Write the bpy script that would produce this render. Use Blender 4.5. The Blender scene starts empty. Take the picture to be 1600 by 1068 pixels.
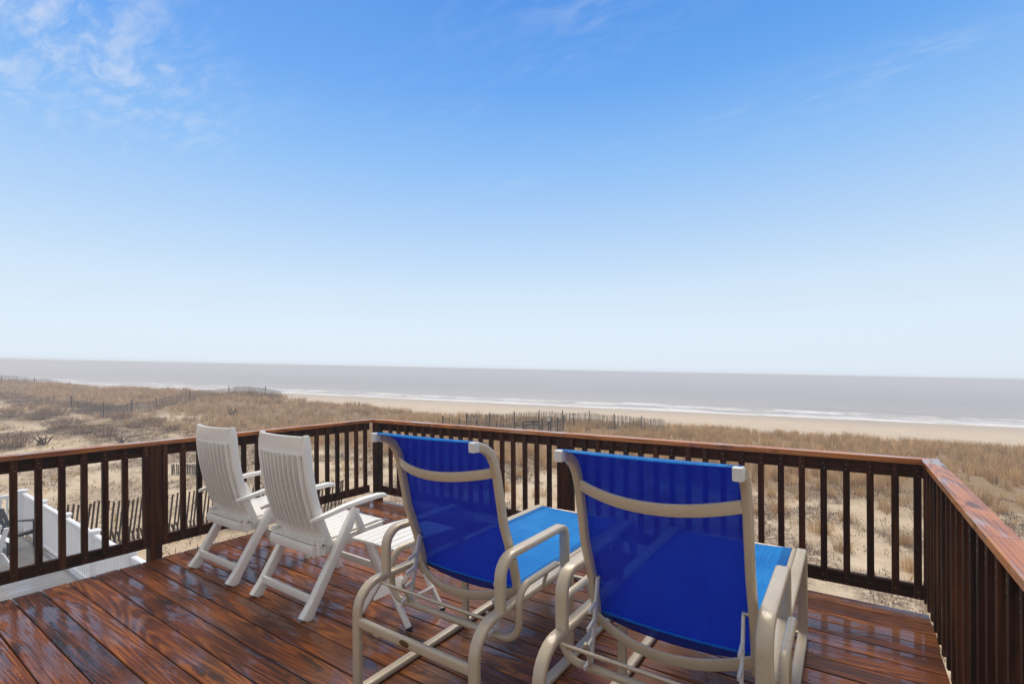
import bpy, math, random
import numpy as np
from mathutils import Vector, Matrix

random.seed(7)
RNG = np.random.default_rng(11)
scene = bpy.context.scene
COL = scene.collection
rad = math.radians

# ------------------------------------------------------------------ camera
YAW, ROLL, HC, FPX = 0.6, -0.0059, 1.4964, 764.7
cam_data = bpy.data.cameras.new("camera")
cam = bpy.data.objects.new("camera", cam_data)
COL.objects.link(cam)
fw = Vector((-math.sin(YAW), math.cos(YAW), 0))
r0 = Vector((math.cos(YAW), math.sin(YAW), 0))
rr = r0 * math.cos(ROLL) + Vector((0, 0, 1)) * math.sin(ROLL)
uu = -r0 * math.sin(ROLL) + Vector((0, 0, 1)) * math.cos(ROLL)
cam.matrix_world = Matrix(((rr.x, uu.x, -fw.x, 0), (rr.y, uu.y, -fw.y, 0), (rr.z, uu.z, -fw.z, HC), (0, 0, 0, 1)))
cam_data.sensor_width = 36.0
cam_data.lens = FPX / 1600 * 36.0
cam_data.shift_y = 49.44 / 1600
cam_data.clip_start = 0.05
cam_data.clip_end = 9000
scene.camera = cam

# ------------------------------------------------------------------ exposure
scene.view_settings.view_transform = 'Standard'
scene.view_settings.look = 'None'
scene.view_settings.gamma = 1.0
scene.view_settings.use_curve_mapping = False
scene.view_settings.exposure = 0.0
scene.cycles.volume_bounces = 1
scene.cycles.max_bounces = 10
scene.cycles.transparent_max_bounces = 16
scene.cycles.sample_clamp_indirect = 4.0

scene.render.filter_size = 0.9
# ------------------------------------------------------------------ node helper
class NT:
    def __init__(self, tree):
        self.t = tree
        tree.nodes.clear()
    def n(self, typ, **kw):
        nd = self.t.nodes.new(typ)
        for k, v in kw.items():
            setattr(nd, k, v)
        return nd
    def link(self, a, b):
        self.t.links.new(a, b)
    def put(self, sock, v):
        if isinstance(v, bpy.types.NodeSocket):
            self.link(v, sock)
        elif v is not None:
            sock.default_value = v
    def math(self, op, a, b=None, c=None, clamp=False):
        nd = self.n('ShaderNodeMath', operation=op, use_clamp=clamp)
        for i, v in enumerate((a, b, c)):
            if v is not None:
                self.put(nd.inputs[i], v)
        return nd.outputs[0]
    def vmath(self, op, a, b=None):
        nd = self.n('ShaderNodeVectorMath', operation=op)
        self.put(nd.inputs[0], a)
        if b is not None:
            self.put(nd.inputs[1], b)
        return nd.outputs[0]
    def noise(self, vec, scale=1.0, detail=3.0, rough=0.5, dist=0.0):
        nd = self.n('ShaderNodeTexNoise')
        self.put(nd.inputs['Vector'], vec)
        nd.inputs['Scale'].default_value = scale
        nd.inputs['Detail'].default_value = detail
        nd.inputs['Roughness'].default_value = rough
        nd.inputs['Distortion'].default_value = dist
        return nd.outputs['Fac']
    def mapping(self, vec, scale=(1, 1, 1), loc=(0, 0, 0), rot=(0, 0, 0)):
        nd = self.n('ShaderNodeMapping')
        self.put(nd.inputs['Vector'], vec)
        nd.inputs['Scale'].default_value = scale
        nd.inputs['Location'].default_value = loc
        nd.inputs['Rotation'].default_value = rot
        return nd.outputs[0]
    def smooth(self, v, lo, hi, a=0.0, b=1.0):
        nd = self.n('ShaderNodeMapRange', interpolation_type='SMOOTHSTEP')
        self.put(nd.inputs['Value'], v)
        for k, x in (('From Min', lo), ('From Max', hi), ('To Min', a), ('To Max', b)):
            self.put(nd.inputs[k], x)
        return nd.outputs[0]
    def mix(self, f, a, b, blend='MIX'):
        nd = self.n('ShaderNodeMix', data_type='RGBA', blend_type=blend)
        self.put(nd.inputs[0], f)
        self.put(nd.inputs[6], a if isinstance(a, bpy.types.NodeSocket) else (*a, 1))
        self.put(nd.inputs[7], b if isinstance(b, bpy.types.NodeSocket) else (*b, 1))
        return nd.outputs[2]
    def ramp(self, f, stops):
        nd = self.n('ShaderNodeValToRGB')
        self.put(nd.inputs[0], f)
        el = nd.color_ramp.elements
        while len(el) < len(stops):
            el.new(0.5)
        for e, (p, c) in zip(el, stops):
            e.position = p
            e.color = (*c, 1)
        return nd.outputs[0]
    def bump(self, h, strength=0.3, dist=0.01, normal=None):
        nd = self.n('ShaderNodeBump')
        nd.inputs['Strength'].default_value = strength
        nd.inputs['Distance'].default_value = dist
        self.put(nd.inputs['Height'], h)
        if normal is not None:
            self.link(normal, nd.inputs['Normal'])
        return nd.outputs[0]

# ------------------------------------------------------------------ world (sky)
world = bpy.data.worlds.new("World")
scene.world = world
world.use_nodes = True
W = NT(world.node_tree)
tc = W.n('ShaderNodeTexCoord').outputs['Generated']
dirn = W.vmath('NORMALIZE', tc)
sx = W.n('ShaderNodeSeparateXYZ'); W.link(dirn, sx.inputs[0])
zz = sx.outputs[2]
grad = W.ramp(W.math('MAXIMUM', zz, 0.0), [
    (0.0, (.76, .872, .985)), (0.08, (.745, .865, .985)), (0.16, (.655, .81, .975)), (0.235, (.52, .715, .965)), (0.38, (.29, .55, .95)),
    (0.50, (.145, .40, .90)), (0.61, (.085, .305, .82)), (0.75, (.06, .24, .74)), (1.0, (.045, .18, .62))])
# the recommended sky model tints the gradient very slightly
nish = W.n('ShaderNodeTexSky', sky_type='NISHITA')
nish.sun_disc = False
nish.sun_elevation = rad(52)
nish.sun_rotation = rad(-60)
nish_c = W.vmath('SCALE', nish.outputs[0]); W.t.nodes[-1].inputs['Scale'].default_value = 0.10
grad = W.mix(0.06, grad, nish_c)
# thin cirrus on a high plane
zc = W.math('MAXIMUM', zz, 0.05)
plane = W.vmath('DIVIDE', dirn, None)
cmb = W.n('ShaderNodeCombineXYZ')
for i in range(3):
    W.link(zc, cmb.inputs[i])
W.link(cmb.outputs[0], plane.node.inputs[1])
pv = W.mapping(plane, scale=(2.2, 5.0, 1), rot=(0, 0, rad(-20)), loc=(3.1, 1.7, 0))
big = W.noise(W.mapping(plane, scale=(.8, 1.2, 1), loc=(5.3, 2.2, 0)), 1.0, 2, .5)
fine = W.noise(pv, 1.6, 7, .62, .8)
fine2 = W.noise(W.mapping(plane, scale=(7, 20, 1), rot=(0, 0, rad(-14))), 1.0, 6, .6, .5)
streak = W.math('ADD', W.math('MULTIPLY', fine, .65), W.math('MULTIPLY', fine2, .35))
# one cirrus patch high on the left
patch_d = W.vmath('DOT_PRODUCT', dirn, None)
patch_v = (-0.875, 0.191, 0.446)
patch_d.node.inputs[1].default_value = patch_v
pd = patch_d.node.outputs['Value']
patch = W.smooth(pd, .966, 1.005)
amount = W.math('ADD', W.math('MULTIPLY', W.smooth(big, .46, .72), .42), W.math('MULTIPLY', patch, .75))
cl = W.math('MULTIPLY', W.smooth(streak, .43, .70), amount, clamp=True)
cl = W.math('MULTIPLY', cl, W.smooth(zz, .27, .45))
# unseen grey veil, added overhead and behind to dim and neutralise rear faces
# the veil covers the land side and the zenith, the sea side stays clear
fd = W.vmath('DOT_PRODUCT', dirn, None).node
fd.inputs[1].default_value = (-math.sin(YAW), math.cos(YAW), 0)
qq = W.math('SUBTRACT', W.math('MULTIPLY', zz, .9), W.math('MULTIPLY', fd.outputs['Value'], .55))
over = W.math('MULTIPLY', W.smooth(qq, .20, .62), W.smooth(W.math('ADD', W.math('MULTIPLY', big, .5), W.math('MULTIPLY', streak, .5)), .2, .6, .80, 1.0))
cl = W.math('MULTIPLY', cl, .50)
skyc = W.mix(cl, grad, (.86, .87, .90))
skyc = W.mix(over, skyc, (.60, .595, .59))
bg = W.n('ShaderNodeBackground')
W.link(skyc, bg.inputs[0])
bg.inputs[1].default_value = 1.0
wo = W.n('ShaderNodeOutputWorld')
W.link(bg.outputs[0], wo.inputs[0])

# ------------------------------------------------------------------ sun (veiled, broad)
sun_d = bpy.data.lights.new("sun", 'SUN')
sun_d.energy = 3.1
sun_d.angle = rad(38)
sun_d.color = (1.0, .87, .68)
sun = bpy.data.objects.new("sun", sun_d)
COL.objects.link(sun)
_se, _sa = rad(56), rad(118)     # elevation, azimuth measured from +X
sdir = Vector((math.cos(_se) * math.cos(_sa), math.cos(_se) * math.sin(_sa), math.sin(_se)))
sun.rotation_euler = sdir.to_track_quat('Z', 'Y').to_euler()
sun.location = (0, 0, 30)

# ------------------------------------------------------------------ mesh builder
class MB:
    def __init__(self):
        self.v, self.f, self.m = [], [], []
    def add(self, vs, fs, mi=0):
        o = len(self.v)
        self.v += [tuple(p) for p in vs]
        for q in fs:
            self.f.append(tuple(i + o for i in q))
            self.m.append(mi)
        return self
    def box(self, c, s, mi=0, M=None):
        x, y, z = s[0] / 2, s[1] / 2, s[2] / 2
        vs = [Vector((a * x, b * y, d * z)) for a in (-1, 1) for b in (-1, 1) for d in (-1, 1)]
        if M is not None:
            vs = [M @ p for p in vs]
        vs = [p + Vector(c) for p in vs]
        return self.add(vs, [(0, 1, 3, 2), (4, 6, 7, 5), (0, 4, 5, 1), (2, 3, 7, 6), (0, 2, 6, 4), (1, 5, 7, 3)], mi)
    def sweep(self, path, prof, side=None, mi=0, caps=True, closed=False, scales=None):
        path = [Vector(p) for p in path]
        n, k = len(path), len(prof)
        vs, prevS = [], None
        for i, p in enumerate(path):
            if closed:
                T = (path[(i + 1) % n] - path[i - 1]).normalized()
            elif i == 0:
                T = (path[1] - path[0]).normalized()
            elif i == n - 1:
                T = (path[-1] - path[-2]).normalized()
            else:
                T = ((path[i + 1] - p).normalized() + (p - path[i - 1]).normalized()).normalized()
            if side is not None:
                S = Vector(side)
                S = (S - T * S.dot(T)).normalized()
            else:
                if prevS is None:
                    S = Vector((1, 0, 0)) if abs(T.x) < .8 else Vector((0, 1, 0))
                else:
                    S = prevS
                S = (S - T * S.dot(T)).normalized()
                prevS = S
            N = S.cross(T)
            sc = 1.0 if scales is None else scales[i]
            sa, sb = sc if isinstance(sc, tuple) else (sc, sc)
            for a, b in prof:
                vs.append(p + S * a * sa + N * b * sb)
        fs = []
        for i in range(n if closed else n - 1):
            j = (i + 1) % n
            for q in range(k):
                r = (q + 1) % k
                fs.append((i * k + q, i * k + r, j * k + r, j * k + q))
        if caps and not closed:
            fs.append(tuple(reversed(range(k))))
            fs.append(tuple(range((n - 1) * k, n * k)))
        return self.add(vs, fs, mi)
    def grid(self, P, mi=0, thick=0.0):
        """P[i][j] grid of points; thick>0 gives a closed slab along the surface normal."""
        P = [[Vector(q) for q in row] for row in P]
        n, m = len(P), len(P[0])
        def nrm(i, j):
            a = P[min(i + 1, n - 1)][j] - P[max(i - 1, 0)][j]
            b = P[i][min(j + 1, m - 1)] - P[i][max(j - 1, 0)]
            return a.cross(b).normalized()
        vs = [P[i][j] for i in range(n) for j in range(m)]
        fs = [(i * m + j, (i + 1) * m + j, (i + 1) * m + j + 1, i * m + j + 1) for i in range(n - 1) for j in range(m - 1)]
        if thick:
            o = n * m
            vs = vs + [P[i][j] - nrm(i, j) * thick for i in range(n) for j in range(m)]
            fs = fs + [tuple(o + q for q in reversed(f)) for f in fs]
            rim = [(i, 0) for i in range(n)] + [(n - 1, j) for j in range(1, m)] + [(i, m - 1) for i in range(n - 2, -1, -1)] + [(0, j) for j in range(m - 2, 0, -1)]
            rim = [i * m + j for i, j in rim]
            for a, b in zip(rim, rim[1:] + rim[:1]):
                fs.append((b, a, a + o, b + o))
        return self.add(vs, fs, mi)
    def mesh(self, name, mats, smooth=None):
        me = bpy.data.meshes.new(name)
        me.from_pydata(self.v, [], self.f)
        for mt in (mats if isinstance(mats, (list, tuple)) else [mats]):
            me.materials.append(mt)
        if any(self.m):
            me.polygons.foreach_set('material_index', self.m)
        if smooth:
            me.shade_smooth()
            me.set_sharp_from_angle(angle=rad(smooth))
        me.update()
        return me
    def build(self, name, mats, parent=None, smooth=None):
        o = bpy.data.objects.new(name, self.mesh(name, mats, smooth))
        COL.objects.link(o)
        if parent is not None:
            o.parent = parent
        return o

def link_obj(name, me, parent=None, loc=(0, 0, 0), rot=(0, 0, 0)):
    o = bpy.data.objects.new(name, me)
    COL.objects.link(o)
    o.parent = parent
    o.location = loc
    o.rotation_euler = rot
    return o

def tag(o, label=None, cat=None, group=None, kind=None):
    for k, v in (('label', label), ('category', cat), ('group', group), ('kind', kind)):
        if v:
            o[k] = v
    return o

def thing(name, label, cat, loc=(0, 0, 0), rz=0.0, group=None):
    o = bpy.data.objects.new(name, None)
    o.empty_display_size = .1
    COL.objects.link(o)
    o.location = loc
    o.rotation_euler = (0, 0, rz)
    return tag(o, label, cat, group)

def copy_tree(o, parent=None):
    c = o.copy()
    COL.objects.link(c)
    c.parent = parent
    for ch in list(o.children):
        copy_tree(ch, c)
    return c

def rrect(w, h, r, n=3):
    out = []
    for cx, cy, a0 in ((w / 2 - r, h / 2 - r, 0), (-w / 2 + r, h / 2 - r, 90), (-w / 2 + r, -h / 2 + r, 180), (w / 2 - r, -h / 2 + r, 270)):
        for i in range(n + 1):
            a = rad(a0 + 90 * i / n)
            out.append((cx + r * math.cos(a), cy + r * math.sin(a)))
    return out

def circ(r, n=10):
    return [(r * math.cos(2 * math.pi * i / n), r * math.sin(2 * math.pi * i / n)) for i in range(n)]

def chamfer(w, h, c):
    return [(w / 2 - c, -h / 2), (w / 2, -h / 2 + c), (w / 2, h / 2 - c), (w / 2 - c, h / 2), (-w / 2 + c, h / 2), (-w / 2, h / 2 - c), (-w / 2, -h / 2 + c), (-w / 2 + c, -h / 2)]

def fillet(pts, radii, n=6, closed=False):
    pts = [Vector(p) for p in pts]
    N = len(pts)
    out = []
    for i, p in enumerate(pts):
        r = radii[i] if isinstance(radii, (list, tuple)) else radii
        if (not closed and i in (0, N - 1)) or r <= 0:
            out.append(p)
            continue
        a, b = (pts[i - 1] - p), (pts[(i + 1) % N] - p)
        la, lb = a.length, b.length
        a.normalize(); b.normalize()
        ang = a.angle(b)
        if ang > 3.12:
            out.append(p)
            continue
        d = min(r / math.tan(ang / 2), la * .49, lb * .49)
        r = d * math.tan(ang / 2)
        c = p + (a + b).normalized() * (r / math.sin(ang / 2))
        s, e = p + a * d - c, p + b * d - c
        tot = s.angle(e)
        for k in range(n + 1):
            f = k / n
            out.append(c + (s * math.sin((1 - f) * tot) + e * math.sin(f * tot)) / math.sin(tot))
    return out

# ------------------------------------------------------------------ materials
def new_mat(name):
    m = bpy.data.materials.new(name)
    m.use_nodes = True
    T = NT(m.node_tree)
    out = T.n('ShaderNodeOutputMaterial')
    return m, T, out

def principled(T, out, **kw):
    b = T.n('ShaderNodeBsdfPrincipled')
    for k, v in kw.items():
        s = b.inputs[k.replace('_', ' ')]
        if isinstance(v, tuple) and len(v) == 3:
            v = (*v, 1)
        T.put(s, v)
    T.link(b.outputs[0], out.inputs[0])
    return b

def wood(name, axis='X', dark=(.012, .004, .0018), mid=(.085, .026, .007), light=(.25, .085, .02), wet=.5, dry_rough=.42, grain=1.0, ring=34.0, spec=.3, coat0=.05, coat1=.95, coat_ior=1.7):
    m, T, out = new_mat(name)
    co = T.n('ShaderNodeTexCoord').outputs['Object']
    rnd = T.n('ShaderNodeObjectInfo').outputs['Random']
    off = T.n('ShaderNodeCombineXYZ')
    for i, k in enumerate((61.0, 37.0, 83.0)):
        T.link(T.math('MULTIPLY', rnd, k), off.inputs[i])
    v = T.vmath('ADD', co, off.outputs[0])
    def sc(al, cr):
        return {'X': (al, cr, cr), 'Y': (cr, al, cr), 'Z': (cr, cr, al)}[axis]
    warp = T.math('MULTIPLY', T.math('SUBTRACT', T.noise(T.mapping(v, scale=sc(.55, 3.2)), 1.0, 2, .5), .5), 1.0)
    n0 = T.noise(T.mapping(v, scale=sc(.42, 5.5)), 1.0, 1.0, .4)
    sepv = T.n('ShaderNodeSeparateXYZ'); T.link(v, sepv.inputs[0])
    across = sepv.outputs[{'X': 1, 'Y': 0, 'Z': 0}[axis]]
    ph = T.math('ADD', T.math('MULTIPLY', n0, ring * 4.2), T.math('MULTIPLY', across, ring * 4.0))
    ph = T.math('ADD', ph, T.math('MULTIPLY', warp, ring * .8))
    rings = T.math('SINE', ph)
    rings = T.math('POWER', T.smooth(rings, -1, 1), 1.5)
    fine = T.noise(T.mapping(v, scale=sc(2.6, 120)), 1.0, 3, .7)
    blot = T.noise(T.mapping(v, scale=sc(1.1, 4.5)), 1.0, 4, .6)
    blot2 = T.noise(T.mapping(v, scale=sc(3.5, 10)), 1.0, 4, .65)
    f = T.math('ADD', T.math('MULTIPLY', rings, .20 * grain), T.math('MULTIPLY', T.math('SUBTRACT', fine, .12), .86))
    f = T.math('ADD', f, T.math('MULTIPLY', T.math('SUBTRACT', blot, .5), .85))
    f = T.math('ADD', f, T.math('MULTIPLY', T.math('SUBTRACT', rnd, .5), .30))
    base = T.ramp(f, [(0.08, dark), (.44, mid), (.92, light)])
    base = T.mix(T.smooth(blot2, .58, .70, 0, .8), base, dark)
    # an occasional knot
    kv = T.n('ShaderNodeTexVoronoi'); T.link(T.mapping(v, scale=sc(1.15, 3.6)), kv.inputs['Vector']); kv.inputs['Scale'].default_value = 1.0
    kd = T.math('ADD', kv.outputs['Distance'], T.math('MULTIPLY', T.math('SUBTRACT', blot2, .5), .06))
    base = T.mix(T.smooth(kd, .035, .085, .85, 0), base, tuple(x * .5 for x in dark))
    wn = T.math('ADD', T.noise(T.mapping(v, scale=sc(1.5, 5.2)), 1.0, 6, .66, .5), T.math('MULTIPLY', T.math('SUBTRACT', fine, .5), .22))
    wmask = T.smooth(wn, .64 - .30 * wet, .69 - .30 * wet)
    base = T.mix(T.math('MULTIPLY', wmask, .25), base, T.mix(.6, base, dark))
    h = T.math('ADD', T.math('MULTIPLY', rings, .45), T.math('MULTIPLY', fine, .7))
    nb = T.bump(h, .42, .0022)
    rip = T.noise(T.mapping(v, scale=sc(5, 22)), 1.0, 3, .55)
    nc = T.bump(T.math('ADD', T.math('MULTIPLY', rip, 1.0), T.math('MULTIPLY', fine, .30)), .30, .004)
    rough = T.math('ADD', T.math('MULTIPLY', blot2, .18), dry_rough - .1)
    principled(T, out, Base_Color=base, Roughness=rough, Normal=nb, Specular_IOR_Level=spec,
               Coat_Weight=T.smooth(wmask, 0, 1, coat0, coat1), Coat_Roughness=T.smooth(wmask, 0, 1, .32, .035), Coat_IOR=coat_ior, Coat_Normal=nc)
    return m

M = {}
M['deck'] = wood('wet_deck_wood', 'X', dark=(.014, .0042, .0016), mid=(.165, .041, .0045), light=(.54, .18, .018), wet=.53, coat_ior=1.5, spec=.2, coat1=.88)
M['cap_x'] = wood('wet_cap_wood', 'X', dark=(.05, .012, .004), mid=(.44, .135, .022), light=(.64, .26, .06), wet=.42, ring=26, coat0=.30, coat1=1.0)
M['rail_x'] = wood('dark_rail_wood', 'X', dark=(.007, .0024, .0012), mid=(.044, .0125, .004), light=(.11, .034, .009), wet=.2, ring=20, spec=.12, coat0=0.0, coat1=.18, dry_rough=.6)
M['bal_z'] = wood('dark_baluster_wood', 'Z', dark=(.007, .0024, .0012), mid=(.046, .013, .004), light=(.125, .038, .010), wet=.2, ring=14, spec=.12, coat0=0.0, coat1=.18, dry_rough=.6)
M['joist'] = wood('pale_joist_wood', 'X', dark=(.09, .055, .03), mid=(.22, .15, .09), light=(.36, .27, .18), wet=0)

def simple(name, col, rough=.4, spec=.5, bumpsc=None, bumpst=.2, coat=0.0, var=.06, metallic=0.0):
    m, T, out = new_mat(name)
    co = T.n('ShaderNodeTexCoord').outputs['Object']
    n1 = T.noise(co, 6, 4, .6)
    c = T.mix(T.smooth(n1, .3, .7), tuple(x * (1 - var) for x in col), tuple(min(1, x * (1 + var)) for x in col))
    kw = dict(Base_Color=c, Roughness=T.math('ADD', T.math('MULTIPLY', n1, .16), rough - .08), Specular_IOR_Level=spec, Coat_Weight=coat, Coat_Roughness=.08, Metallic=metallic)
    if bumpsc:
        kw['Normal'] = T.bump(T.noise(co, bumpsc, 3, .6), bumpst, .002)
    principled(T, out, **kw)
    return m

def droplets(name, col, rough, scale, var=.05, coat=.5):
    """painted metal or resin beaded with rain: small domes of water as relief"""
    m, T, out = new_mat(name)
    co = T.n('ShaderNodeTexCoord').outputs['Object']
    vo = T.n('ShaderNodeTexVoronoi')
    T.link(co, vo.inputs['Vector'])
    vo.inputs['Scale'].default_value = scale
    vo.inputs['Randomness'].default_value = 1.0
    csep = T.n('ShaderNodeSeparateColor')
    T.link(vo.outputs['Color'], csep.inputs[0])
    keep = T.math('GREATER_THAN', csep.outputs[0], .72)
    siz = T.math('MULTIPLY_ADD', csep.outputs[1], .22, .12)
    q = T.math('DIVIDE', vo.outputs['Distance'], siz)
    dome = T.math('MULTIPLY', T.math('SQRT', T.math('MAXIMUM', T.math('SUBTRACT', 1.0, T.math('MULTIPLY', q, q)), 0.0)), keep)
    n1 = T.noise(co, 5, 4, .6)
    c = T.mix(T.smooth(n1, .3, .7), tuple(x * (1 - var) for x in col), tuple(min(1, x * (1 + var)) for x in col))
    dirt = T.smooth(T.noise(co, 14, 5, .7), .58, .75, 0, .25)
    c = T.mix(dirt, c, tuple(x * .6 for x in col))
    nrm = T.bump(dome, .8, .0025)
    wetm = T.smooth(dome, 0, .25)
    principled(T, out, Base_Color=c, Roughness=T.math('MULTIPLY_ADD', wetm, .05 - rough, rough), Normal=nrm, Coat_Weight=coat, Coat_Roughness=.12, Coat_IOR=1.4)
    return m

M['tan'] = droplets('tan_painted_aluminium', (.51, .43, .315), .34, 95)
M['resin'] = droplets('white_resin', (.82, .805, .775), .38, 80, var=.03, coat=.3)
M['plastic'] = simple('white_plastic', (.66, .67, .68), .45)
M['vinyl'] = simple('white_vinyl', (.84, .86, .89), .35, var=.02)
M['screw'] = simple('screw_metal', (.30, .27, .24), .3, metallic=.8)
M['rubber'] = simple('black_rubber', (.012, .012, .013), .6)
M['bronze'] = simple('bronze_emblem', (.14, .085, .03), .4, metallic=.4)
M['blackchair'] = simple('black_resin', (.010, .012, .018), .4, coat=.3)
M['steel'] = simple('steel_bolt', (.45, .43, .40), .3, metallic=1.0)
M['greycloth'] = simple('grey_cloth', (.33, .36, .40), .9)

def sling():
    m, T, out = new_mat('blue_sling_mesh')
    co = T.n('ShaderNodeTexCoord').outputs['Object']
    sep = T.n('ShaderNodeSeparateXYZ'); T.link(co, sep.inputs[0])
    w1 = T.math('SINE', T.math('MULTIPLY', sep.outputs[0], 1500.0))
    thr = T.noise(T.mapping(co, scale=(260, 8, 8)), 1, 2, .5)
    thr2 = T.noise(T.mapping(co, scale=(8, 200, 200)), 1, 2, .5)
    tt = T.math('ADD', T.math('MULTIPLY', thr, .5), T.math('MULTIPLY', thr2, .5))
    big = T.noise(co, 4, 4, .6)
    warp_t = T.noise(T.mapping(co, scale=(150, 3, 3)), 1, 2, .6)
    f = T.math('ADD', T.math('MULTIPLY', tt, .55), T.math('ADD', T.math('MULTIPLY', big, .35), T.math('MULTIPLY', warp_t, .30)))
    hem = T.smooth(T.math('ABSOLUTE', sep.outputs[0]), .262, .266)
    col = T.mix(T.smooth(f, .42, .78), (.006, .19, .70), (.018, .36, .93))
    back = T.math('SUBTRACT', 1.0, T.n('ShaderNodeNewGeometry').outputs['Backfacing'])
    col = T.mix(back, T.mix(T.smooth(f, .42, .78), (.001, .008, .19), (.003, .026, .37)), col)  # rear of the cloth painted darker blue: its shade is in the colour
    col = T.mix(T.math('MULTIPLY', hem, .35), col, (.001, .01, .12))
    b = T.n('ShaderNodeBsdfPrincipled')
    T.link(col, b.inputs['Base Color'])
    b.inputs['Roughness'].default_value = .5
    T.link(T.math('MULTIPLY_ADD', back, -.27, .35), b.inputs['Specular IOR Level'])
    T.link(T.bump(T.math('ADD', tt, T.math('MULTIPLY', w1, .1)), .35, .0015), b.inputs['Normal'])
    tr = T.n('ShaderNodeBsdfTranslucent')
    T.link(T.mix(.7, col, (.0, .012, .40)), tr.inputs[0])
    ms = T.n('ShaderNodeMixShader'); ms.inputs[0].default_value = .28
    T.link(b.outputs[0], ms.inputs[1]); T.link(tr.outputs[0], ms.inputs[2])
    tp = T.n('ShaderNodeBsdfTransparent')       # the open weave lets a little of what is behind through
    tp.inputs[0].default_value = (.10, .28, .75, 1)
    m2 = T.n('ShaderNodeMixShader'); m2.inputs[0].default_value = .11
    T.link(ms.outputs[0], m2.inputs[1]); T.link(tp.outputs[0], m2.inputs[2])
    T.link(m2.outputs[0], out.inputs[0])
    return m
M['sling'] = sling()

def attr_mat(name, rough=.8, translucent=.25, spec=.25):
    m, T, out = new_mat(name)
    a = T.n('ShaderNodeAttribute', attribute_name='Col')
    b = T.n('ShaderNodeBsdfPrincipled')
    T.link(a.outputs['Color'], b.inputs['Base Color'])
    b.inputs['Roughness'].default_value = rough
    b.inputs['Specular IOR Level'].default_value = spec
    tr = T.n('ShaderNodeBsdfTranslucent')
    T.link(a.outputs['Color'], tr.inputs[0])
    ms = T.n('ShaderNodeMixShader'); ms.inputs[0].default_value = translucent
    T.link(b.outputs[0], ms.inputs[1]); T.link(tr.outputs[0], ms.inputs[2])
    T.link(ms.outputs[0], out.inputs[0])
    return m
M['grass'] = attr_mat('dry_grass', translucent=.42)
M['twig'] = attr_mat('dry_twig', .9, .0)

# ------------------------------------------------------------------ terrain frame
# (the sea horizon of this place stands at a slight angle to the deck; ground, sea and haze share that plane)
FX = np.array([math.cos(YAW), math.sin(YAW)])          # view-right on the ground
FZ = np.array([-math.sin(YAW), math.cos(YAW)])         # view-forward on the ground
TA, TB = -0.0259, 0.0085
NS = np.array([.3556, .9347])                          # seaward, in (right, forward)
TS = np.array([-.9347, .3556])                         # along the shore, to the left

_tab = RNG.random((256, 256))
def vnoise(x, y):
    xi, yi = np.floor(x).astype(int), np.floor(y).astype(int)
    fx, fy = x - xi, y - yi
    fx, fy = fx * fx * (3 - 2 * fx), fy * fy * (3 - 2 * fy)
    g = lambda a, b: _tab[a % 256, b % 256]
    return (g(xi, yi) * (1 - fx) + g(xi + 1, yi) * fx) * (1 - fy) + (g(xi, yi + 1) * (1 - fx) + g(xi + 1, yi + 1) * fx) * fy
def fbm(x, y, o=4):
    s, a, t = 0, 1.0, 0
    for _ in range(o):
        s = s + a * vnoise(x, y); t += a
        x, y, a = x * 2.03 + 17.1, y * 2.03 + 5.7, a * .5
    return s / t

def sstep(x, a, b):
    t = np.clip((x - a) / (b - a), 0, 1)
    return t * t * (3 - 2 * t)

def level(s, t):
    """metres below the camera in the terrain frame"""
    s = np.asarray(s, float); t = np.asarray(t, float)
    s2 = s + (fbm(t / 16 + 3, s / 40 + 9, 2) - .5) * 5 * sstep(s, 20, 40) * (1 - sstep(s, 60, 80))
    L = np.interp(s2, [-400, -20, 10, 18, 25, 33, 41, 45, 50, 57, 78, 121, 150, 300], [4.9, 4.9, 4.95, 4.92, 4.90, 4.88, 4.84, 4.95, 6.0, 7.7, 8.35, 9.02, 9.9, 12])
    land = 1 - sstep(s, 46, 60)
    hum = (fbm(s / 7 + 40, t / 7 + 11, 3) - .5)
    left = sstep(t, 12, 30)
    L = L - land * sstep(s, 6, 14) * (hum * (.45 + .9 * left))
    L = L - land * (fbm(s / 1.6, t / 1.6, 3) - .5) * (.10 + .12 * left + .10 * sstep(s, 12, 20))
    L = L - land * left * .45 * np.exp(-((t - 52) / 16) ** 2 - ((s - 42) / 7) ** 2)
    L = L - .80 * sstep(t, 30, 58) * np.exp(-((s - 45) / 7.5) ** 2)
    L = L - .9 * np.exp(-((t - 125) / 30) ** 2 - ((s - 50) / 16) ** 2)
    return L

def st_to_xy(s, t):
    X = NS[0] * s + TS[0] * t
    Z = NS[1] * s + TS[1] * t
    return FX[0] * X + FZ[0] * Z, FX[1] * X + FZ[1] * Z, X, Z

def ground(s, t):
    x, y, X, Z = st_to_xy(np.asarray(s, float), np.asarray(t, float))
    return x, y, HC + TA * X + TB * Z - level(s, t)

def xz_to_st(X, Z):
    return NS[0] * X + NS[1] * Z, TS[0] * X + TS[1] * Z

def gpoint(X, Z):
    s, t = xz_to_st(X, Z)
    x, y, z = ground(s, t)
    return Vector((float(x), float(y), float(z)))

def px_ground(px, py):
    """where the line of sight through a photo pixel meets the ground"""
    d = fw * FPX + rr * (px - 800) - uu * (py - 583.44)
    dn = Vector((d.x, d.y, d.z)) / FPX
    lo, best = 6.0, None
    D = np.arange(6, 140, .1)
    x, y, z = dn.x * D, dn.y * D, HC + dn.z * D
    X, Z = x * FX[0] + y * FX[1], x * FZ[0] + y * FZ[1]
    s, t = xz_to_st(X, Z)
    gz = HC + TA * X + TB * Z - level(s, t)
    i = int(np.argmax(z < gz)) if (z < gz).any() else len(D) - 1
    return Vector((float(x[i]), float(y[i]), float(gz[i])))

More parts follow.
